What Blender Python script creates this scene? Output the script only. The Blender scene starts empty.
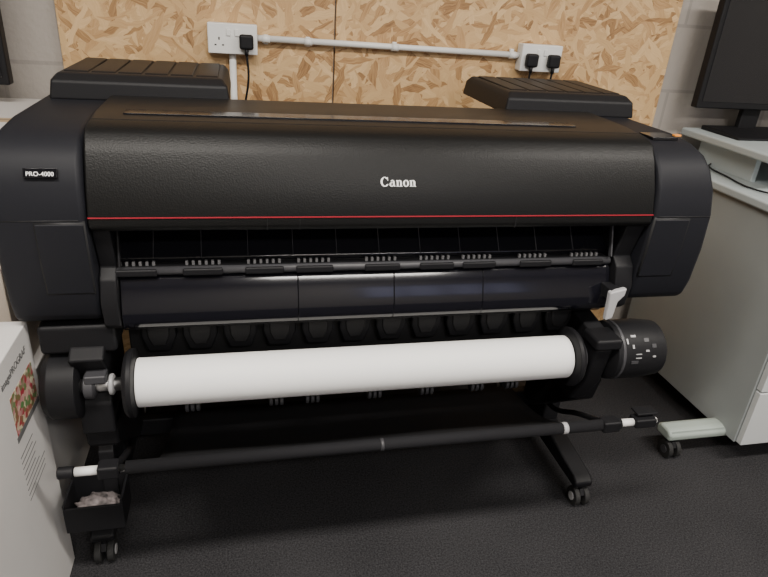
import bpy, bmesh, math, random
from mathutils import Vector, Matrix
random.seed(4)
S = bpy.context.scene
COL = S.collection

# ---------------------------------------------------------------- materials
def mat(name, col, rough=0.5, metal=0.0, bump=None, spec=0.5, var=0.0, vscale=8, coat=0.0):
    m = bpy.data.materials.new(name); m.use_nodes = True
    nt = m.node_tree; b = nt.nodes['Principled BSDF']
    c = (*col, 1)
    b.inputs['Base Color'].default_value = c
    b.inputs['Roughness'].default_value = rough
    b.inputs['Metallic'].default_value = metal
    b.inputs['Specular IOR Level'].default_value = spec
    b.inputs['Coat Weight'].default_value = coat
    tc = nt.nodes.new('ShaderNodeTexCoord')
    if var > 0:
        n = nt.nodes.new('ShaderNodeTexNoise'); n.inputs['Scale'].default_value = vscale
        n.inputs['Detail'].default_value = 4
        nt.links.new(tc.outputs['Object'], n.inputs['Vector'])
        r = nt.nodes.new('ShaderNodeValToRGB')
        r.color_ramp.elements[0].position = .3; r.color_ramp.elements[1].position = .7
        r.color_ramp.elements[0].color = tuple(max(0, x*(1-var)) for x in col)+(1,)
        r.color_ramp.elements[1].color = tuple(min(1, x*(1+var)) for x in col)+(1,)
        nt.links.new(n.outputs['Fac'], r.inputs['Fac'])
        nt.links.new(r.outputs['Color'], b.inputs['Base Color'])
    if bump:
        kind, sc, st, dist = bump
        if kind == 'noise':
            t = nt.nodes.new('ShaderNodeTexNoise'); t.inputs['Detail'].default_value = 3; o = t.outputs['Fac']
        else:
            t = nt.nodes.new('ShaderNodeTexVoronoi'); o = t.outputs['Distance']
        t.inputs['Scale'].default_value = sc
        nt.links.new(tc.outputs['Object'], t.inputs['Vector'])
        bp = nt.nodes.new('ShaderNodeBump'); bp.inputs['Strength'].default_value = st
        bp.inputs['Distance'].default_value = dist
        nt.links.new(o, bp.inputs['Height']); nt.links.new(bp.outputs['Normal'], b.inputs['Normal'])
    return m

def emis(name, col, strength):
    m = bpy.data.materials.new(name); m.use_nodes = True
    b = m.node_tree.nodes['Principled BSDF']
    b.inputs['Base Color'].default_value = (*col, 1)
    b.inputs['Emission Color'].default_value = (*col, 1)
    b.inputs['Emission Strength'].default_value = strength
    return m

M_body = mat('black_plastic', (.010, .010, .0115), .5, bump=('noise', 900, .25, .0006), spec=.22)
M_hood = mat('grained_black_plastic', (.0065, .0065, .0065), .42, bump=('voronoi', 300, .38, .0007), spec=.2)
M_top = mat('smooth_black_plastic', (.0085, .0085, .009), .4, spec=.22)
M_end = mat('end_plastic', (.010, .0105, .014), .55, bump=('noise', 900, .2, .0006), spec=.22)
M_gloss = mat('gloss_black', (.005, .005, .007), .12)
M_lowp = mat('satin_black', (.006, .006, .009), .12)
M_dark = mat('dark_recess', (.006, .006, .007), .6)
M_grey = mat('grey_plastic', (.045, .045, .05), .45)
M_peg = mat('roller_peg', (.14, .14, .145), .5)
M_lgrey = mat('light_grey_plastic', (.40, .40, .41), .4)
M_white = mat('white_plastic', (.74, .74, .72), .4)
M_red = mat('red_trim', (.36, .02, .035), .4)
M_logo = mat('logo_white', (.85, .85, .85), .4)
M_paper = mat('paper', (.88, .88, .87), .6, var=.01, vscale=3)
M_steel = mat('steel', (.55, .55, .55), .3, metal=1)
M_cloth = mat('basket_fabric', (.010, .010, .012), .85, bump=('noise', 500, .4, .001), spec=.25)
M_rub = mat('rubber', (.015, .015, .015), .7)
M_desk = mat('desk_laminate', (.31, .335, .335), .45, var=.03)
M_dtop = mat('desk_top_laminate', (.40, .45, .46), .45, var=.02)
M_foot = mat('desk_foot_paint', (.40, .46, .42), .4)
M_drawer = mat('drawer_front', (.58, .60, .60), .4)
M_wbox = mat('white_carton', (.60, .585, .57), .6, var=.04, vscale=4)
M_cream = mat('cream_carton', (.58, .50, .42), .65, var=.06, vscale=4)
M_brown = mat('brown_tape', (.45, .33, .2), .5)
M_ink = mat('print_grey', (.12, .12, .12), .6)
M_screen = mat('screen_glass', (.006, .006, .008), .15)
M_orange = mat('amber_button', (.8, .3, .05), .4)

# carpet
def carpet():
    m = mat('carpet_charcoal', (.03, .03, .032), .97, spec=.08, bump=('noise', 230, .55, .003))
    nt = m.node_tree; b = nt.nodes['Principled BSDF']
    tc = nt.nodes.new('ShaderNodeTexCoord')
    n = nt.nodes.new('ShaderNodeTexNoise'); n.inputs['Scale'].default_value = 210; n.inputs['Detail'].default_value = 6
    n.inputs['Roughness'].default_value = .75
    n2 = nt.nodes.new('ShaderNodeTexNoise'); n2.inputs['Scale'].default_value = 2.5
    r = nt.nodes.new('ShaderNodeValToRGB')
    r.color_ramp.elements[0].position = .36; r.color_ramp.elements[1].position = .66
    r.color_ramp.elements[0].color = (.013, .013, .0145, 1); r.color_ramp.elements[1].color = (.056, .055, .058, 1)
    ad = nt.nodes.new('ShaderNodeMath'); ad.operation = 'MULTIPLY_ADD'; ad.inputs[1].default_value = .15
    nt.links.new(tc.outputs['Object'], n.inputs['Vector']); nt.links.new(tc.outputs['Object'], n2.inputs['Vector'])
    nt.links.new(n2.outputs['Fac'], ad.inputs[0]); nt.links.new(n.outputs['Fac'], ad.inputs[2])
    sb = nt.nodes.new('ShaderNodeMath'); sb.operation = 'SUBTRACT'; sb.inputs[1].default_value = .075
    nt.links.new(ad.outputs[0], sb.inputs[0]); nt.links.new(sb.outputs[0], r.inputs['Fac'])
    nt.links.new(r.outputs['Color'], b.inputs['Base Color'])
    return m
M_carpet = carpet()

# oriented strand board: several layers of elongated flakes, topmost flake wins
def osb(name='oriented_strand_board', mul=1.0):
    m = bpy.data.materials.new(name); m.use_nodes = True
    nt = m.node_tree; L = nt.links; N = nt.nodes; b = N['Principled BSDF']
    tc = N.new('ShaderNodeTexCoord')
    nz = N.new('ShaderNodeTexNoise'); nz.inputs['Scale'].default_value = 14; nz.inputs['Detail'].default_value = 3
    L.new(tc.outputs['Object'], nz.inputs['Vector'])
    sub = N.new('ShaderNodeVectorMath'); sub.operation = 'SUBTRACT'; sub.inputs[1].default_value = (.5, .5, .5)
    L.new(nz.outputs['Color'], sub.inputs[0])
    sc = N.new('ShaderNodeVectorMath'); sc.operation = 'SCALE'; sc.inputs['Scale'].default_value = .035
    L.new(sub.outputs[0], sc.inputs[0])
    add = N.new('ShaderNodeVectorMath'); add.operation = 'ADD'
    L.new(tc.outputs['Object'], add.inputs[0]); L.new(sc.outputs[0], add.inputs[1])
    cur = None
    def M2(op, a, c):
        n = N.new('ShaderNodeMath'); n.operation = op
        for i, q in enumerate((a, c)):
            if hasattr(q, 'links'): L.new(q, n.inputs[i])
            else: n.inputs[i].default_value = q
        return n.outputs[0]
    for i, (ang, sx, sy) in enumerate([(8, 11, 48), (62, 12, 42), (-40, 11, 55), (100, 14, 46), (28, 16, 68), (-15, 13, 40)]):
        mp = N.new('ShaderNodeMapping'); mp.vector_type = 'POINT'
        mp.inputs['Rotation'].default_value = (0, math.radians(ang), 0)
        mp.inputs['Location'].default_value = (i*3.7, 0, i*1.9)
        L.new(add.outputs[0], mp.inputs['Vector'])
        m2 = N.new('ShaderNodeVectorMath'); m2.operation = 'MULTIPLY'; m2.inputs[1].default_value = (sx, 0, sy)
        L.new(mp.outputs[0], m2.inputs[0])
        v = N.new('ShaderNodeTexVoronoi'); v.inputs['Scale'].default_value = 1.0; v.inputs['Randomness'].default_value = 1
        L.new(m2.outputs[0], v.inputs['Vector'])
        sp = N.new('ShaderNodeSeparateColor'); L.new(v.outputs['Color'], sp.inputs[0])
        g = N.new('ShaderNodeTexNoise'); g.inputs['Scale'].default_value = 4; g.inputs['Detail'].default_value = 4
        m3 = N.new('ShaderNodeVectorMath'); m3.operation = 'MULTIPLY'; m3.inputs[1].default_value = (5, 0, 75)
        L.new(mp.outputs[0], m3.inputs[0]); L.new(m3.outputs[0], g.inputs['Vector'])
        tone = M2('ADD', M2('MULTIPLY', sp.outputs[1], .6), M2('MULTIPLY', g.outputs['Fac'], .5))
        pr = sp.outputs[0]
        if cur is None: cur = (pr, tone)
        else:
            gt = M2('GREATER_THAN', pr, cur[0])
            inv = M2('SUBTRACT', 1.0, gt)
            t = M2('ADD', M2('MULTIPLY', tone, gt), M2('MULTIPLY', cur[1], inv))
            cur = (M2('MAXIMUM', pr, cur[0]), t)
    r = N.new('ShaderNodeValToRGB'); e = r.color_ramp.elements
    def cc(c): return (c[0]*mul, c[1]*mul, c[2]*mul, 1)
    e[0].position = .16; e[0].color = cc((.17, .08, .03))
    e[1].position = .97; e[1].color = cc((.72, .50, .27))
    for p, c in ((.27, (.33, .18, .07)), (.38, (.46, .275, .12)), (.52, (.53, .335, .155)), (.72, (.59, .39, .19))):
        q = e.new(p); q.color = cc(c)
    L.new(cur[1], r.inputs['Fac']); L.new(r.outputs['Color'], b.inputs['Base Color'])
    b.inputs['Roughness'].default_value = .55
    bp = N.new('ShaderNodeBump'); bp.inputs['Strength'].default_value = .35; bp.inputs['Distance'].default_value = .002
    L.new(cur[0], bp.inputs['Height']); L.new(bp.outputs['Normal'], b.inputs['Normal'])
    return m
M_osb = osb()

def blockwork():
    m = bpy.data.materials.new('painted_blockwork'); m.use_nodes = True
    nt = m.node_tree; L = nt.links; N = nt.nodes; b = N['Principled BSDF']
    tc = N.new('ShaderNodeTexCoord'); mp = N.new('ShaderNodeMapping')
    mp.inputs['Rotation'].default_value = (math.radians(-90), 0, 0)
    L.new(tc.outputs['Object'], mp.inputs['Vector'])
    br = N.new('ShaderNodeTexBrick'); br.inputs['Scale'].default_value = 1
    br.inputs['Brick Width'].default_value = .45; br.inputs['Row Height'].default_value = .225
    br.inputs['Mortar Size'].default_value = .006
    br.inputs['Color1'].default_value = (.37, .335, .30, 1); br.inputs['Color2'].default_value = (.34, .31, .28, 1)
    br.inputs['Mortar'].default_value = (.29, .265, .24, 1)
    L.new(mp.outputs[0], br.inputs['Vector']); L.new(br.outputs['Color'], b.inputs['Base Color'])
    n = N.new('ShaderNodeTexNoise'); n.inputs['Scale'].default_value = 60; n.inputs['Detail'].default_value = 6
    L.new(tc.outputs['Object'], n.inputs['Vector'])
    bp = N.new('ShaderNodeBump'); bp.inputs['Strength'].default_value = .4; bp.inputs['Distance'].default_value = .006
    L.new(n.outputs['Fac'], bp.inputs['Height']); L.new(bp.outputs['Normal'], b.inputs['Normal'])
    b.inputs['Roughness'].default_value = .85
    return m
M_block = blockwork()
M_paint = mat('wall_paint', (.50, .48, .45), .85, var=.03)
M_ceil = mat('ceiling_paint', (.65, .64, .62), .9)

# ---------------------------------------------------------------- geometry helpers
def empty(name, loc=(0, 0, 0)):
    e = bpy.data.objects.new(name, None); e.location = loc; COL.objects.link(e)
    e.empty_display_size = .1
    return e
def fin(name, bm, m, parent, bevel=0, seg=3, smooth=True, ang=30):
    bmesh.ops.recalc_face_normals(bm, faces=bm.faces[:])
    me = bpy.data.meshes.new(name); bm.to_mesh(me); bm.free()
    o = bpy.data.objects.new(name, me); COL.objects.link(o)
    me.materials.append(m)
    if smooth:
        for p in me.polygons: p.use_smooth = True
    if bevel > 0:
        b = o.modifiers.new('bevel', 'BEVEL'); b.width = bevel; b.segments = seg
        b.limit_method = 'ANGLE'; b.angle_limit = math.radians(ang); b.harden_normals = True
    if parent is not None:
        o.parent = parent
        o.matrix_parent_inverse = Matrix.Translation(parent.location).inverted()
    return o
def box(name, x0, x1, y0, y1, z0, z1, m, parent=None, bevel=.004, rot=None, seg=3):
    bm = bmesh.new()
    vs = [bm.verts.new((x, y, z)) for x in (x0, x1) for y in (y0, y1) for z in (z0, z1)]
    for f in ((0, 1, 3, 2), (4, 6, 7, 5), (0, 4, 5, 1), (2, 3, 7, 6), (0, 2, 6, 4), (1, 5, 7, 3)):
        bm.faces.new([vs[i] for i in f])
    if rot:
        c = Vector(((x0+x1)/2, (y0+y1)/2, (z0+z1)/2))
        bmesh.ops.rotate(bm, cent=c, matrix=Matrix.Rotation(rot[1], 3, rot[0]), verts=bm.verts[:])
    return fin(name, bm, m, parent, bevel, seg, smooth=bevel > 0)
def prism(name, prof, x0, x1, m, parent=None, bevel=.006, ang=30, seg=3, f0=None, f1=None):
    bm = bmesh.new()
    a = [bm.verts.new((x0+(f0(z) if f0 else 0), y, z)) for y, z in prof]
    c = [bm.verts.new((x1+(f1(z) if f1 else 0), y, z)) for y, z in prof]
    n = len(prof)
    for i in range(n):
        j = (i+1) % n
        bm.faces.new([a[i], a[j], c[j], c[i]])
    bm.faces.new(a); bm.faces.new(c[::-1])
    return fin(name, bm, m, parent, bevel, seg, ang=ang)
def fprism(name, prof, y0, y1, m, parent=None, bevel=.003, seg=2):
    bm = bmesh.new()
    a = [bm.verts.new((x, y0, z)) for x, z in prof]
    c = [bm.verts.new((x, y1, z)) for x, z in prof]
    n = len(prof)
    for i in range(n):
        j = (i+1) % n
        bm.faces.new([a[i], a[j], c[j], c[i]])
    bm.faces.new(a); bm.faces.new(c[::-1])
    return fin(name, bm, m, parent, bevel, seg)
def cyl(name, p0, p1, r, m, parent=None, seg=32, r2=None, bevel=0):
    p0 = Vector(p0); p1 = Vector(p1); d = p1-p0
    bm = bmesh.new()
    bmesh.ops.create_cone(bm, cap_ends=True, segments=seg, radius1=r, radius2=r if r2 is None else r2, depth=d.length)
    q = Vector((0, 0, 1)).rotation_difference(d.normalized()).to_matrix()
    bmesh.ops.transform(bm, matrix=Matrix.Translation((p0+p1)/2) @ q.to_4x4(), verts=bm.verts[:])
    o = fin(name, bm, m, parent, bevel, 2, smooth=False)
    me = o.data
    for p in me.polygons: p.use_smooth = len(p.vertices) == 4
    return o
def lathe(name, prof, cx, cy, cz, m, parent=None, seg=48):
    bm = bmesh.new(); rings = []
    for x, r in prof:
        rings.append([bm.verts.new((cx+x, cy+r*math.cos(2*math.pi*k/seg), cz+r*math.sin(2*math.pi*k/seg))) for k in range(seg)])
    for a, c in zip(rings[:-1], rings[1:]):
        for k in range(seg):
            bm.faces.new([a[k], a[(k+1) % seg], c[(k+1) % seg], c[k]])
    bm.faces.new(rings[0]); bm.faces.new(rings[-1][::-1])
    return fin(name, bm, m, parent, .002, 2, ang=35)
def tube(name, pts, r, m, parent=None, res=8):
    cu = bpy.data.curves.new(name, 'CURVE'); cu.dimensions = '3D'; cu.bevel_depth = r; cu.bevel_resolution = 4
    cu.use_fill_caps = True
    s = cu.splines.new('BEZIER'); s.bezier_points.add(len(pts)-1)
    for p, q in zip(s.bezier_points, pts):
        p.co = q; p.handle_left_type = p.handle_right_type = 'AUTO'
    cu.resolution_u = res
    o = bpy.data.objects.new(name, cu); COL.objects.link(o); cu.materials.append(m)
    if parent is not None:
        o.parent = parent; o.matrix_parent_inverse = Matrix.Translation(parent.location).inverted()
    return o
def text(name, s, loc, rot, size, m, parent=None, offset=0.0, sx=1.0, ext=.0004):
    cu = bpy.data.curves.new(name, 'FONT'); cu.body = s; cu.size = size; cu.align_x = 'CENTER'; cu.align_y = 'CENTER'
    cu.offset = offset; cu.extrude = ext
    o = bpy.data.objects.new(name, cu); COL.objects.link(o)
    o.location = loc; o.rotation_euler = rot; o.scale = (sx, 1, 1); cu.materials.append(m)
    if parent is not None:
        o.parent = parent; o.matrix_parent_inverse = Matrix.Translation(parent.location).inverted()
    return o

# ---------------------------------------------------------------- room
box('floor', -2.2, 3.4, -2.4, 2.3, -.1, 0, M_carpet, bevel=0)
box('ceiling', -2.2, 3.4, -2.4, 2.3, 2.6, 2.7, M_ceil, bevel=0)
box('wall_back', -2.2, 3.4, 2.12, 2.3, 0, 2.6, M_block, bevel=0)
box('wall_left', -2.3, -2.2, -2.4, 2.3, 0, 2.6, M_paint, bevel=0)
box('wall_right', 3.4, 3.5, -2.4, 2.3, 0, 2.6, M_paint, bevel=0)
wf = empty('wall_front', (0, -2.4, 0))
WX0, WX1 = .95, 2.5
box('wall_lower', -2.2, 3.4, -2.5, -2.4, 0, 1.1, M_paint, wf, 0)
box('wall_upper', -2.2, 3.4, -2.5, -2.4, 2.1, 2.6, M_paint, wf, 0)
box('wall_side_a', -2.2, WX0, -2.5, -2.4, 1.1, 2.1, M_paint, wf, 0)
box('wall_side_b', WX1, 3.4, -2.5, -2.4, 1.1, 2.1, M_paint, wf, 0)
w1 = empty('window_1', (1.7, -2.45, 1.6))
M_sky = emis('daylight_pane', (.55, .58, .85), 1.0)
box('pane', WX0, WX1, -2.47, -2.46, 1.1, 2.1, M_sky, w1, 0)
for i in range(5):
    x = WX0+i*(WX1-WX0-.05)/4
    box('mullion_%d' % i, x, x+.05, -2.46, -2.42, 1.1, 2.1, M_grey, w1, .003)
for i, z in enumerate((1.1, 2.06)):
    box('rail_%d' % i, WX0, WX1, -2.46, -2.42, z, z+.04, M_grey, w1, .003)

ob = empty('osb_panel', (.307, 2.105, 0))
box('board', .309, 1.527, 2.098, 2.118, .02, 2.5, M_osb, ob, .001)
ob2 = empty('osb_panel.001', (-.1, 2.105, 0))
box('board', -.504, .304, 2.101, 2.119, .02, 2.5, M_osb, ob2, .001)

def socket(nm, cx, cz, plugs):
    e = empty(nm, (cx, 2.098, cz))
    box('back_box', cx-.073, cx+.073, 2.062, 2.097, cz-.043, cz+.043, M_white, e, .004)
    box('face_plate', cx-.073, cx+.073, 2.053, 2.063, cz-.043, cz+.043, M_white, e, .003)
    for k in (-1, 1):
        box('switch_%d' % k, cx+k*.012-.006, cx+k*.012+.006, 2.049, 2.054, cz+.008, cz+.028, M_white, e, .002)
        if k not in plugs:
            box('slot_earth', cx+k*.04-.002, cx+k*.04+.002, 2.0525, 2.054, cz-.004, cz+.004, M_dark, e, 0)
            box('slot_live', cx+k*.04+.008, cx+k*.04+.014, 2.0525, 2.054, cz-.02, cz-.016, M_dark, e, 0)
            box('slot_neutral', cx+k*.04-.014, cx+k*.04-.008, 2.0525, 2.054, cz-.02, cz-.016, M_dark, e, 0)
    return e
def plug(nm, cx, cz, pts):
    e = empty(nm, (cx, 2.04, cz))
    box('plug_body', cx-.021, cx+.021, 2.026, 2.052, cz-.023, cz+.020, M_body, e, .008)
    cyl('cord_grip', (cx, 2.037, cz-.02), (cx, 2.037, cz-.04), .006, M_body, e, 16)
    tube('cord', pts, .0035, M_body, e)
socket('wall_socket', -.010, 1.226, [1]); socket('wall_socket.001', 1.006, 1.219, [-1, 1])
plug('power_plug', .030, 1.222, [(.030, 2.037, 1.186), (.034, 2.04, 1.12), (.02, 2.05, 1.02), (.02, 2.05, .6)])
plug('power_plug.001', .966, 1.214, [(.966, 2.037, 1.18), (.964, 2.04, 1.12), (.964, 2.05, 1.0), (.974, 2.05, .6)])
plug('power_plug.002', 1.046, 1.214, [(1.046, 2.037, 1.18), (1.044, 2.04, 1.12), (1.044, 2.05, 1.0), (1.054, 2.05, .6)])
cd = empty('cable_conduit', (.5, 2.08, 1.227))
cyl('conduit_run', (.063, 2.078, 1.231), (.933, 2.078, 1.224), .0095, M_white, cd, 24)
for i, x in enumerate((.09, .22, .50, .91)):
    cyl('coupler_%d' % i, (x-.012, 2.078, 1.2305-.008*x), (x+.012, 2.078, 1.2305-.008*x), .0115, M_white, cd, 24)
    box('saddle_%d' % i, x-.007, x+.007, 2.084, 2.097, 1.214, 1.242, M_white, cd, .002)
cyl('conduit_drop', (-.012, 2.085, 1.182), (-.012, 2.085, .3), .0105, M_white, cd, 24)

# ---------------------------------------------------------------- printer
P = empty('large_format_printer', (.335, 1.55, 0))
endp = [(1.31, .705), (1.262, .708), (1.24, .724), (1.226, .77), (1.218, .86), (1.216, .95), (1.224, 1.01),
        (1.243, 1.055), (1.272, 1.085), (1.32, 1.102), (1.40, 1.110), (1.93, 1.110), (1.945, 1.05), (1.93, .72)]
EL, ER = -.462, 1.120
def tp(amt):
    def f(z):
        return amt*max(0.0, (z-.90)/.21)**1.6
    return f
prism('end_housing_left', endp, EL, -.292, M_end, P, .016, seg=4, f0=tp(.015))
prism('end_housing_right', endp, .952, ER, M_end, P, .016, seg=4, f1=tp(-.034))
hood = [(1.226, .922), (1.217, .932), (1.2175, .955), (1.2325, 1.01), (1.2585, 1.068), (1.280, 1.101), (1.300, 1.112), (1.345, 1.117), (1.345, .95), (1.30, .922)]
prism('front_cover', hood, -.2905, .9505, M_hood, P, .005, ang=40)
prism('top_cover', [(1.347, .95), (1.347, 1.116), (1.40, 1.121), (1.59, 1.124), (1.605, 1.118), (1.61, .95)], -.2905, .9505, M_top, P, .004)
box('rear_body', -.292, .952, 1.60, 1.92, .72, 1.03, M_body, P, .01)
box('viewing_window', -.232, .80, 1.385, 1.43, 1.1185, 1.1225, M_gloss, P, .001)
box('cover_trim', -.289, .949, 1.2155, 1.222, .9518, .9538, M_red, P, 0)
for i, x in enumerate((.05, .117, .6)):
    box('cover_joint_%d' % i, x, x+.0012, 1.2165, 1.225, .924, .95, M_dark, P, 0)

def letter_mesh(nm, polys, loc, rotx, h, m, parent):
    bm = bmesh.new()
    for poly in polys:
        a = [bm.verts.new((x*h, y*h, .0006)) for x, y in poly]
        c = [bm.verts.new((x*h, y*h, -.002)) for x, y in poly]
        bm.faces.new(a)
        n = len(a)
        for i in range(n):
            bm.faces.new([a[i], a[(i+1) % n], c[(i+1) % n], c[i]])
    bmesh.ops.transform(bm, matrix=Matrix.Translation(loc) @ Matrix.Rotation(rotx, 4, 'X'), verts=bm.verts[:])
    return fin(nm, bm, m, parent, 0, smooth=False)
def arc(cx, cy, rx, ry, a0, a1, tw, th, n=14):
    out, inn = [], []
    for i in range(n+1):
        a = math.radians(a0+(a1-a0)*i/n); c, s = math.cos(a), math.sin(a)
        out.append((cx+rx*c, cy+ry*s)); inn.append((cx+(rx-tw)*c, cy+(ry-th)*s))
    return [[out[i], out[i+1], inn[i+1], inn[i]] for i in range(n)]
def rect(x0, y0, x1, y1): return [[(x0, y0), (x1, y0), (x1, y1), (x0, y1)]]
LG = []
LG += arc(.46, .5, .46, .52, 38, 322, .21, .09)
LG += [[(.74, .98), (.80, 1.0), (.82, .60), (.76, .66)]]
LG += [[(.80, .16), (.84, .20), (.80, .30), (.74, .22)]]
o = 1.0
LG += arc(o+.22, .22, .24, .24, 60, 320, .17, .08)
LG += rect(o+.36, .04, o+.54, .50) + arc(o+.30, .46, .24, .25, 0, 150, .18, .09) + [[(o+.54, 0), (o+.64, .05), (o+.54, .12), (o+.40, .06)]]
def nn(o):
    r = rect(o+.06, 0, o+.24, .68) + [[(o-.03, .60), (o+.06, .58), (o+.06, .68), (o+.0, .68)]]
    r += rect(o-.02, 0, o+.32, .06) + arc(o+.36, .42, .24, .29, 0, 120, .18, .10) + rect(o+.42, 0, o+.60, .44) + rect(o+.34, 0, o+.68, .06)
    return r
LG += nn(1.72)
LG += arc(2.80, .35, .33, .37, 0, 360, .19, .08, n=24)
LG += nn(3.22)
Hh = .0198
letter_mesh('logo_lettering', [[(x-1.95, y-.5) for x, y in q] for q in LG], Vector((.326, 1.2368, 1.023)), math.radians(65.5), Hh, M_logo, P)

box('model_plate', -.391, -.333, 1.2262, 1.232, 1.028, 1.046, M_gloss, P, .001, rot=('X', math.radians(-21)))
text('model_plate_text', 'PRO-4000', (-.362, 1.2254, 1.0363), (math.radians(68), 0, 0), .0113, M_logo, P, offset=.0001)
def door(nm, x0, x1):
    prism(nm+'_gap', [(1.2152, .86), (1.2138, .942), (1.219, .947), (1.225, .947), (1.24, .788), (1.2235, .788), (1.2195, .83)], x0-.0022, x1+.0022, M_dark, P, 0)
    prism(nm, [(1.2140, .86), (1.2122, .94), (1.219, .945), (1.225, .945), (1.24, .79), (1.2225, .79), (1.2178, .83)], x0, x1, M_end, P, .0015)
door('tank_door_left', -.384, -.298); door('tank_door_right', .958, 1.050)
for i, (x0, x1) in enumerate(((EL, -.292), (.952, ER))):
    prism('panel_joint_%d' % i, [(1.2155, .9465), (1.2145, .9485), (1.22, .949), (1.3, .949), (1.3, .946)], x0+.014, x1-.014, M_dark, P, 0)
box('control_button', 1.062, 1.080, 1.36, 1.372, 1.108, 1.113, M_orange, P, .001)
box('control_panel_screen', .980, 1.050, 1.33, 1.39, 1.104, 1.1115, M_gloss, P, .001)

def tank_cover(nm, x0, x1):
    bm = bmesh.new()
    def ring(y0, y1, z, dx):
        return [bm.verts.new(p) for p in ((x0+dx, y0, z), (x1-dx, y0, z), (x1-dx, y1, z), (x0+dx, y1, z))]
    rs = [ring(1.598, 1.955, 1.108, 0), ring(1.604, 1.95, 1.150, .006), ring(1.628, 1.935, 1.166, .018)]
    for a, c in zip(rs[:-1], rs[1:]):
        for k in range(4): bm.faces.new([a[k], a[(k+1) % 4], c[(k+1) % 4], c[k]])
    bm.faces.new(rs[0]); bm.faces.new(rs[-1])
    fin(nm, bm, M_body, P, .006)
    n = 6; w = (x1-x0-.05)/n
    for i in range(n):
        xa = x0+.025+i*w
        prism(nm+'_pad_%d' % i, [(1.64, 1.163), (1.65, 1.169), (1.90, 1.171), (1.915, 1.163)], xa+.003, xa+w-.003, M_body, P, .003)
tank_cover('ink_cover_left', -.425, -.018); tank_cover('ink_cover_right', .703, 1.097)

# output throat
prism('throat_back', [(1.37, .925), (1.30, .832), (1.30, .80), (1.6, .80), (1.6, .925)], -.29, .95, M_gloss, P, .002)
for i in range(11):
    x = -.19+i*.1
    prism('throat_seam_%d' % i, [(1.3685, .925), (1.2985, .832), (1.31, .832), (1.38, .925)], x, x+.0012, M_grey, P, 0)
low = [(1.30, .812), (1.280, .809), (1.268, .805), (1.2615, .797), (1.2395, .737), (1.2365, .715), (1.240, .697), (1.262, .682), (1.36, .680), (1.36, .80)]
xs = [-.255, .118, .34, .56, .90]
for i in range(4):
    prism('lower_guide_%d' % i, low, xs[i]+.0005, xs[i+1]-.0005, M_lowp, P, .0012, ang=50)
box('core_body', -.29, .95, 1.36, 1.60, .69, .80, M_dark, P, 0)
cyl('guide_bar', (-.262, 1.264, .818), (.893, 1.264, .818), .009, M_grey, P, 24)
box('guide_bar_plate', -.262, .893, 1.266, 1.30, .815, .824, M_body, P, .003)
k = 0
for c in (-.22, -.085, .045, .155, .31, .44, .545, .69, .83):
    for j in range(6):
        x = c-.034+j*.0135
        box('guide_roller_%d' % k, x-.003, x+.003, 1.276, 1.284, .824, .833, M_peg, P, .001); k += 1
    box('guide_pad_%d' % k, c-.042, c+.042, 1.252, 1.268, .809, .825, M_body, P, .004)
side = [(1.235, .922), (1.37, .922), (1.37, .69), (1.25, .69), (1.235, .705), (1.226, .76), (1.24, .81), (1.262, .83)]
prism('throat_cheek_left', side, -.291, -.257, M_body, P, .004)
prism('throat_cheek_right', side, .902, .951, M_body, P, .004)
box('throat_arm_right', .886, .890, 1.262, 1.274, .83, .92, M_grey, P, .001, rot=('X', -.3))
box('throat_arm_left', -.252, -.248, 1.262, 1.274, .83, .92, M_body, P, .001, rot=('X', -.3))
fprism('release_lever', [(.870, .762), (.914, .772), (.912, .752), (.897, .735), (.893, .690), (.874, .684), (.872, .735)], 1.192, 1.208, M_lgrey, P, .004)
box('release_lever_pivot', .876, .91, 1.20, 1.25, .735, .765, M_body, P, .003)

box('feed_chassis', -.27, .93, 1.36, 1.60, .46, .69, M_dark, P, .004)
for i in range(12):
    x = -.20+i*.094
    fprism('feed_bracket_%d' % i, [(x-.040, .655), (x+.040, .655), (x+.040, .615), (x+.026, .575), (x-.026, .575), (x-.040, .615)], 1.335, 1.362, M_body, P, .006)
    fprism('feed_pocket_%d' % i, [(x-.026, .645), (x+.026, .645), (x+.024, .615), (x+.014, .592), (x-.014, .592), (x-.024, .615)], 1.331, 1.34, M_dark, P, .004)
box('feed_rail', -.27, .93, 1.30, 1.36, .655, .69, M_body, P, .006)
for i, x in enumerate((-.13, .07, .16, .32, .46, .60, .70)):
    for q in range(3):
        cyl('support_roller_%d_%d' % (i, q), (x-.018+q*.013, 1.29, .450), (x-.009+q*.013, 1.29, .450), .018, M_grey, P, 20, bevel=.002)
    box('support_bracket_%d' % i, x-.024, x+.024, 1.29, 1.37, .458, .485, M_body, P, .004)
RY, RZ = 1.24, .555
lathe('holder_drum_left', [(0, .05), (.006, .068), (.02, .078), (.075, .078), (.08, .06)], -.438, RY+.03, RZ-.012, M_body, P)
prism('holder_frame_left', [(1.22, .63), (1.25, .65), (1.42, .66), (1.42, .43), (1.24, .42), (1.245, .50), (1.27, .53), (1.26, .57)], -.372, -.300, M_body, P, .006)
box('holder_top_left', -.43, -.275, 1.25, 1.42, .63, .70, M_body, P, .01)
cyl('spindle_left', (-.372, RY, RZ), (-.25, RY, RZ), .015, M_steel, P)
lathe('spindle_gear_left', [(0, .02), (.004, .03), (.022, .03), (.026, .02)], -.352, RY, RZ, M_grey, P)
lathe('spindle_collar_left', [(0, .018), (.003, .024), (.010, .024), (.013, .018)], -.300, RY, RZ, M_lgrey, P)
box('holder_latch_left', -.345, -.30, 1.215, 1.25, .572, .592, M_grey, P, .004)
lathe('roll_flange_left', [(0, .055), (.004, .072), (.012, .078), (.022, .078), (.026, .06)], -.266, RY, RZ, M_body, P)
RR = .815
lathe('holder_drum_right', [(0, .060), (.008, .078), (.095, .080), (.15, .074), (.164, .055)], .922, RY+.01, RZ+.008, M_body, P)
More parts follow.
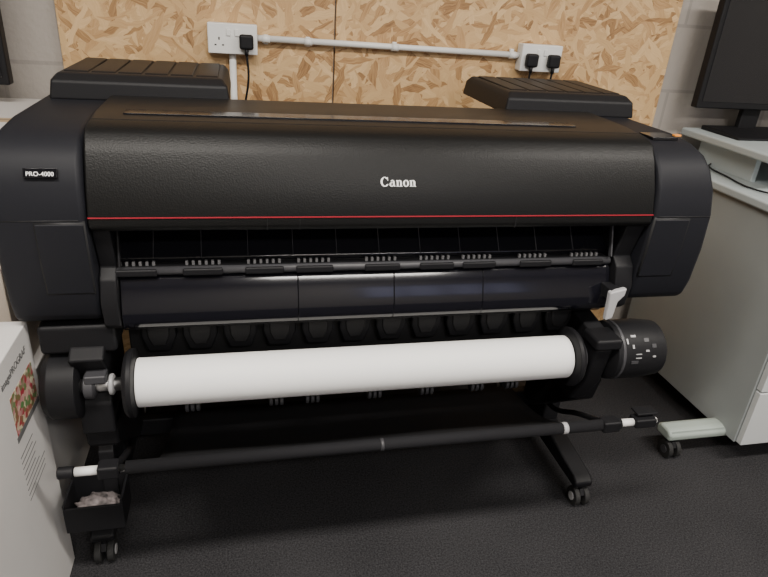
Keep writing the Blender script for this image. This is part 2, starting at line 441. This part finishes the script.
lathe('holder_drum_band', [(0, .079), (.001, .0805), (.007, .0805), (.008, .079)], .942, RY+.01, RZ+.008, M_grey, P)
prism('holder_frame_right', [(1.19, .60), (1.25, .635), (1.42, .66), (1.42, .40), (1.26, .40), (1.21, .49)], .868, .920, M_body, P, .008)
lathe('spindle_gear_right', [(0, .03), (.004, .045), (.016, .045), (.018, .03)], RR+.026, RY, RZ, M_grey, P)
cyl('spindle_right', (RR, RY, RZ), (.90, RY, RZ), .02, M_grey, P)
lathe('roll_flange_right', [(0, .06), (.004, .078), (.014, .078), (.022, .072), (.026, .055)], RR+.001, RY, RZ, M_body, P)
box('holder_cap_right', .858, .932, 1.175, 1.25, .605, .635, M_body, P, .008)
def drum_mark(nm, x, a, w, h, m):
    r = .0800; cy, cz = RY+.01, RZ+.008
    y = cy - r*math.cos(a); z = cz + r*math.sin(a)
    box(nm, x-w/2, x+w/2, y-.001, y+.001, z-h/2, z+h/2, m, P, 0, rot=('X', -a))
for i, (x, a, w, h, m) in enumerate(((.975, .95, .014, .006, M_lgrey), (.97, .6, .005, .010, M_lgrey), (.985, .35, .016, .002, M_lgrey), (.985, .22, .016, .002, M_lgrey),
                                  (1.01, .8, .014, .010, M_grey), (1.01, .45, .009, .005, M_lgrey), (.975, .08, .02, .008, M_grey), (1.03, .25, .008, .004, M_lgrey),
                                  (1.03, .6, .012, .010, M_grey), (.955, .78, .004, .014, M_lgrey))):
    drum_mark('holder_mark_%d' % i, x, a, w, h, m)

# stand
def castor(nm, x, y, parent, r=.03, m=M_rub, hub=M_lgrey):
    for k in (-1, 1):
        cyl(nm+'_wheel_%d' % k, (x+k*.007, y, r), (x+k*.024, y, r), r, m, parent, 28, bevel=.004)
        cyl(nm+'_hub_%d' % k, (x+k*.024, y, r), (x+k*.026, y, r), r*.45, hub, parent, 20)
    cyl(nm+'_axle', (x-.02, y, r), (x+.02, y, r), .006, M_steel, parent, 12)
    prism(nm+'_fork', [(y-r*.7, r*1.5), (y-r*.3, r*2.0), (y+r*.6, r*2.15), (y+r*.7, r*1.5), (y+.005, r*.9), (y-.01, r*.9)], x-.0065, x+.0065, M_body, parent, .001)
    cyl(nm+'_stem', (x, y+.01, r*1.8), (x, y+.01, r*2.6), .01, M_steel, parent, 16)
for s, x in (('left', -.372), ('right', .985)):
    prism('stand_foot_'+s, [(1.25, .068), (1.245, .09), (1.27, .105), (1.50, .135), (1.66, .135), (1.90, .105), (1.91, .068)], x-.03, x+.03, M_body, P, .008)
    prism('stand_column_'+s, [(1.50, .12), (1.66, .12), (1.64, .70), (1.50, .70)], x-.028, x+.028, M_body, P, .008)
    castor('castor_front_'+s, x, 1.262, P); castor('castor_back_'+s, x, 1.86, P)
box('stand_crossbeam', -.36, .98, 1.60, 1.64, .12, .18, M_body, P, .006)
prism('holder_leg_left', [(1.25, .46), (1.42, .46), (1.56, .30), (1.56, .2), (1.50, .2), (1.26, .37)], -.372, -.30, M_body, P, .008)
prism('holder_leg_right', [(1.26, .46), (1.42, .46), (1.56, .30), (1.56, .2), (1.50, .2), (1.28, .38)], .900, .965, M_body, P, .008)
# basket
BY, BZ = 1.12, .418
bm = bmesh.new()
nx, ny = 30, 16; grid = []
for j in range(ny+1):
    t = j/ny; row = []
    for i in range(nx+1):
        s = i/nx
        y = BY+t*(1.60-BY); z = BZ + t*(.21-BZ) - .05*math.sin(math.pi*t) + .004*math.sin(s*9+t*4)*math.sin(math.pi*t)
        row.append(bm.verts.new((-.215+s*1.085, y, z)))
    grid.append(row)
for j in range(ny):
    for i in range(nx):
        bm.faces.new([grid[j][i], grid[j][i+1], grid[j+1][i+1], grid[j+1][i]])
cl = fin('basket_cloth', bm, M_cloth, P)
so = cl.modifiers.new('thick', 'SOLIDIFY'); so.thickness = .002
cyl('basket_bar', (-.39, BY, BZ), (1.03, BY, BZ), .0075, M_steel, P)
cyl('basket_sleeve', (-.262, BY, BZ), (.94, BY, BZ), .0145, M_cloth, P)
cyl('basket_bar_label', (.302, BY, BZ), (.310, BY, BZ), .0150, M_grey, P)
cyl('basket_bar_label_b', (.775, BY, BZ), (.788, BY, BZ), .0150, M_lgrey, P)
cyl('basket_tip_left', (-.398, BY, BZ), (-.366, BY, BZ), .013, M_body, P, bevel=.003)
cyl('basket_grip_left', (-.364, BY, BZ), (-.318, BY, BZ), .010, M_white, P)
box('basket_joint_left', -.318, -.275, BY-.018, BY+.018, BZ-.016, BZ+.016, M_body, P, .006)
cyl('basket_grip_right', (.938, BY, BZ), (.978, BY, BZ), .010, M_white, P)
box('basket_joint_right', .885, .935, BY-.018, BY+.018, BZ-.016, BZ+.016, M_body, P, .006)
box('basket_clip_right', .978, 1.04, BY-.016, BY+.02, BZ-.012, BZ+.014, M_body, P, .005)
box('basket_clip_tab_right', .985, 1.045, BY-.004, BY+.03, BZ+.02, BZ+.026, M_body, P, .002)
cyl('basket_clip_post_right', (1.025, BY+.01, BZ), (1.025, BY+.01, BZ+.024), .005, M_body, P)
cyl('basket_tip_right', (1.03, BY, BZ), (1.046, BY, BZ), .008, M_white, P)
tube('basket_arm_left', [(-.285, BY, BZ), (-.29, 1.28, .33), (-.31, 1.42, .24), (-.34, 1.53, .20)], .008, M_body, P)
tube('basket_arm_right', [(.91, BY, BZ), (.925, 1.28, .33), (.945, 1.42, .24), (.965, 1.53, .20)], .008, M_body, P)
# waste tray hooked on left leg
ty0, ty1, tz0, tz1 = 1.19, 1.28, .175, .27
box('catch_tray_floor', -.425, -.30, ty0, ty1, tz0, tz0+.006, M_body, P, .002)
box('catch_tray_front', -.425, -.30, ty0-.003, ty0+.003, tz0, tz1-.02, M_body, P, .002)
box('catch_tray_back', -.425, -.30, ty1-.003, ty1+.003, tz0, tz1, M_body, P, .002)
box('catch_tray_side_a', -.428, -.422, ty0-.003, ty1+.003, tz0, tz1-.01, M_body, P, .002)
box('catch_tray_side_b', -.303, -.297, ty0-.003, ty1+.003, tz0, tz1-.01, M_body, P, .002)
prism('catch_tray_hanger', [(1.27, .19), (1.27, .34), (1.30, .38), (1.32, .38), (1.285, .33), (1.285, .19)], -.355, -.32, M_body, P, .003)
bm = bmesh.new(); bmesh.ops.create_icosphere(bm, subdivisions=4, radius=1)
for v in bm.verts:
    n = v.co.normalized()
    k = 1+.16*math.sin(n.x*9+n.y*5)*math.cos(n.z*8+n.y*3)+.08*math.sin(n.y*17+n.x*13)
    v.co = Vector((-.362+n.x*.050*k, 1.235+n.y*.036*k, .208+n.z*.027*k))
M_tis = mat('crumpled_tissue', (.14, .12, .12), .7, var=.8, vscale=45)
fin('crumpled_waste', bm, M_tis, P)

# paper roll
R = empty('paper_roll', (.3, RY, RZ))
lathe('roll', [(0, .030), (.001, .0555), (RR+.239, .0555), (RR+.240, .030)], -.240, RY, RZ, M_paper, R, seg=72)
cyl('core_tube', (-.2415, RY, RZ), (RR+.001, RY, RZ), .029, M_cream, R)

# ---------------------------------------------------------------- desk + monitor (right)
D = empty('computer_desk', (2.0, 1.7, 0))
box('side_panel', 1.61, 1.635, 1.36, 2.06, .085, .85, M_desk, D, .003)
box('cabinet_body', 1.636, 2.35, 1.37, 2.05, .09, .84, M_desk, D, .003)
for i, (za, zb) in enumerate(((.09, .30), (.305, .56), (.565, .83))):
    box('drawer_front_%d' % i, 1.615, 2.35, 1.335, 1.358, za, zb, M_drawer, D, .003)
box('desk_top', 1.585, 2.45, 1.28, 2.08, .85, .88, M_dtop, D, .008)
box('shelf_side', 1.72, 1.74, 1.76, 2.05, .88, .975, M_dtop, D, .002)
box('monitor_shelf', 1.65, 2.45, 1.60, 2.09, .972, 1.0, M_dtop, D, .008)
prism('desk_foot', [(1.405, .07), (1.40, .10), (1.42, .112), (1.46, .112), (1.48, .10), (1.475, .07)], 1.39, 1.72, M_foot, D, .012)
castor('desk_castor', 1.42, 1.42, D, r=.032, hub=M_grey)
castor('desk_castor_rear', 1.75, 1.95, D, r=.032, hub=M_grey)
castor('desk_castor_far', 2.25, 1.42, D, r=.032, hub=M_grey)
K = empty('keyboard', (1.9, 1.5, .88))
box('keyboard_base', 1.66, 2.1, 1.43, 1.56, .881, .897, M_body, K, .004)
for r_ in range(5):
    for c_ in range(16):
        x = 1.672+c_*.0265; y = 1.438+r_*.0235
        box('key_%d_%d' % (r_, c_), x, x+.022, y, y+.019, .895, .903, M_grey, K, .002, seg=1)
tube('keyboard_cable', [(1.68, 1.56, .889), (1.64, 1.66, .886), (1.66, 1.80, .886), (1.70, 1.95, .89), (1.9, 2.0, .89)], .003, M_body, K)
MN = empty('computer_monitor', (1.9, 2.0, 1.0))
box('screen_housing', 1.605, 2.20, 1.985, 2.02, 1.087, 1.47, M_body, MN, .006)
box('screen', 1.622, 2.183, 1.983, 1.987, 1.110, 1.455, M_screen, MN, .001)
box('stand_neck', 1.84, 1.92, 2.02, 2.045, 1.01, 1.25, M_body, MN, .006)
prism('stand_base', [(1.86, 1.0), (1.86, 1.008), (1.95, 1.016), (2.06, 1.016), (2.06, 1.0)], 1.71, 2.04, M_body, MN, .006)

# ---------------------------------------------------------------- left side cartons etc
def carton(nm, x0, x1, y0, y1, z0, z1, m, tape=True):
    e = empty(nm, ((x0+x1)/2, (y0+y1)/2, z0))
    box('carton_body', x0, x1, y0, y1, z0, z1, m, e, .003)
    if tape:
        box('tape', x0+.01, x1-.01, (y0+y1)/2-.024, (y0+y1)/2+.024, z1, z1+.0006, M_brown, e, 0)
    box('flap_seam', x0+.004, x1-.004, (y0+y1)/2-.001, (y0+y1)/2+.001, z1, z1+.0012, M_ink, e, 0)
    return e
c = carton('printed_carton', -.95, -.452, .62, 1.275, 0, .705, M_wbox)
M_leaf = bpy.data.materials.new('printed_photo'); M_leaf.use_nodes = True
nt = M_leaf.node_tree; v = nt.nodes.new('ShaderNodeTexVoronoi'); v.inputs['Scale'].default_value = 90
tc = nt.nodes.new('ShaderNodeTexCoord'); nt.links.new(tc.outputs['Object'], v.inputs['Vector'])
r = nt.nodes.new('ShaderNodeValToRGB'); nt.links.new(v.outputs['Color'], r.inputs['Fac'])
e = r.color_ramp.elements; e[0].position = .2; e[0].color = (.35, .03, .05, 1); e[1].position = .8; e[1].color = (.55, .52, .35, 1)
q = e.new(.45); q.color = (.09, .22, .07, 1)
q = e.new(.6); q.color = (.5, .2, .22, 1)
nt.links.new(r.outputs['Color'], nt.nodes['Principled BSDF'].inputs['Base Color'])
box('picture_print', -.452, -.4512, 1.11, 1.25, .53, .62, M_leaf, c, 0)
box('picture_border', -.452, -.4514, 1.105, 1.255, .515, .528, M_ink, c, 0)
rz = (math.radians(90), 0, math.radians(90))
text('print_title', 'imagePROGRAF', (-.4512, 1.16, .66), rz, .022, M_ink, c)
for i in range(9):
    box('print_line_%d' % i, -.452, -.4514, 1.10, 1.10+.13*random.uniform(.5, 1), .48-i*.014, .482-i*.014, M_ink, c, 0)
carton('storage_carton', -.98, -.50, 1.36, 2.06, 0, .50, M_wbox)
carton('storage_carton.001', -.99, -.52, 1.38, 2.06, .502, .78, M_cream)
carton('storage_carton.002', -1.0, -.54, 1.42, 2.06, .783, 1.03, M_wbox)
MM = empty('computer_monitor.001', (-.9, 1.95, 1.04))
box('screen_housing', -1.2, -.605, 1.93, 1.97, 1.085, 1.45, M_body, MM, .006)
box('screen', -1.18, -.62, 1.928, 1.931, 1.105, 1.435, M_screen, MM, 0)
box('stand_neck', -.93, -.87, 1.97, 1.99, 1.045, 1.25, M_body, MM, .004)
box('stand_base', -1.0, -.80, 1.85, 2.03, 1.032, 1.045, M_body, MM, .004)

# ---------------------------------------------------------------- lights
def ceiling_lamp(nm, x, y, sx, sy, power, col):
    e = empty(nm, (x, y, 2.6))
    box('lamp_tray', x-sx/2-.03, x+sx/2+.03, y-sy/2-.03, y+sy/2+.03, 2.54, 2.598, M_white, e, .004)
    l = bpy.data.lights.new(nm+'_tube', 'AREA'); l.shape = 'RECTANGLE'; l.size = sx; l.size_y = sy
    l.energy = power; l.color = col
    o = bpy.data.objects.new(nm+'_tube', l); COL.objects.link(o); o.location = (x, y, 2.53)
    o.parent = e; o.matrix_parent_inverse = Matrix.Translation(e.location).inverted()
ceiling_lamp('ceiling_light', -.3, .3, 1.3, .25, 66, (1.0, .94, .86))
ceiling_lamp('ceiling_light.001', 1.9, .3, 1.3, .25, 62, (1.0, .94, .86))
ceiling_lamp('ceiling_light.002', .8, -1.3, 1.3, .25, 66, (1.0, .95, .89))
w = bpy.data.worlds.new('World'); S.world = w; w.use_nodes = True
w.node_tree.nodes['Background'].inputs['Color'].default_value = (.8, .85, 1, 1)
w.node_tree.nodes['Background'].inputs['Strength'].default_value = .3

# ---------------------------------------------------------------- camera
cam = bpy.data.cameras.new('camera'); co = bpy.data.objects.new('camera', cam); COL.objects.link(co)
cam.sensor_width = 36; cam.lens = 28.9; cam.clip_start = .02
X = Vector((.9748, -.2126, .0684)); Y = Vector((.0316, .4343, .900))
X.normalize(); Z = X.cross(Y).normalized(); Y = Z.cross(X)
mtx = Matrix((X, Y, Z)).transposed().to_4x4(); mtx.translation = (0, 0, 1.38)
co.matrix_world = mtx
S.camera = co
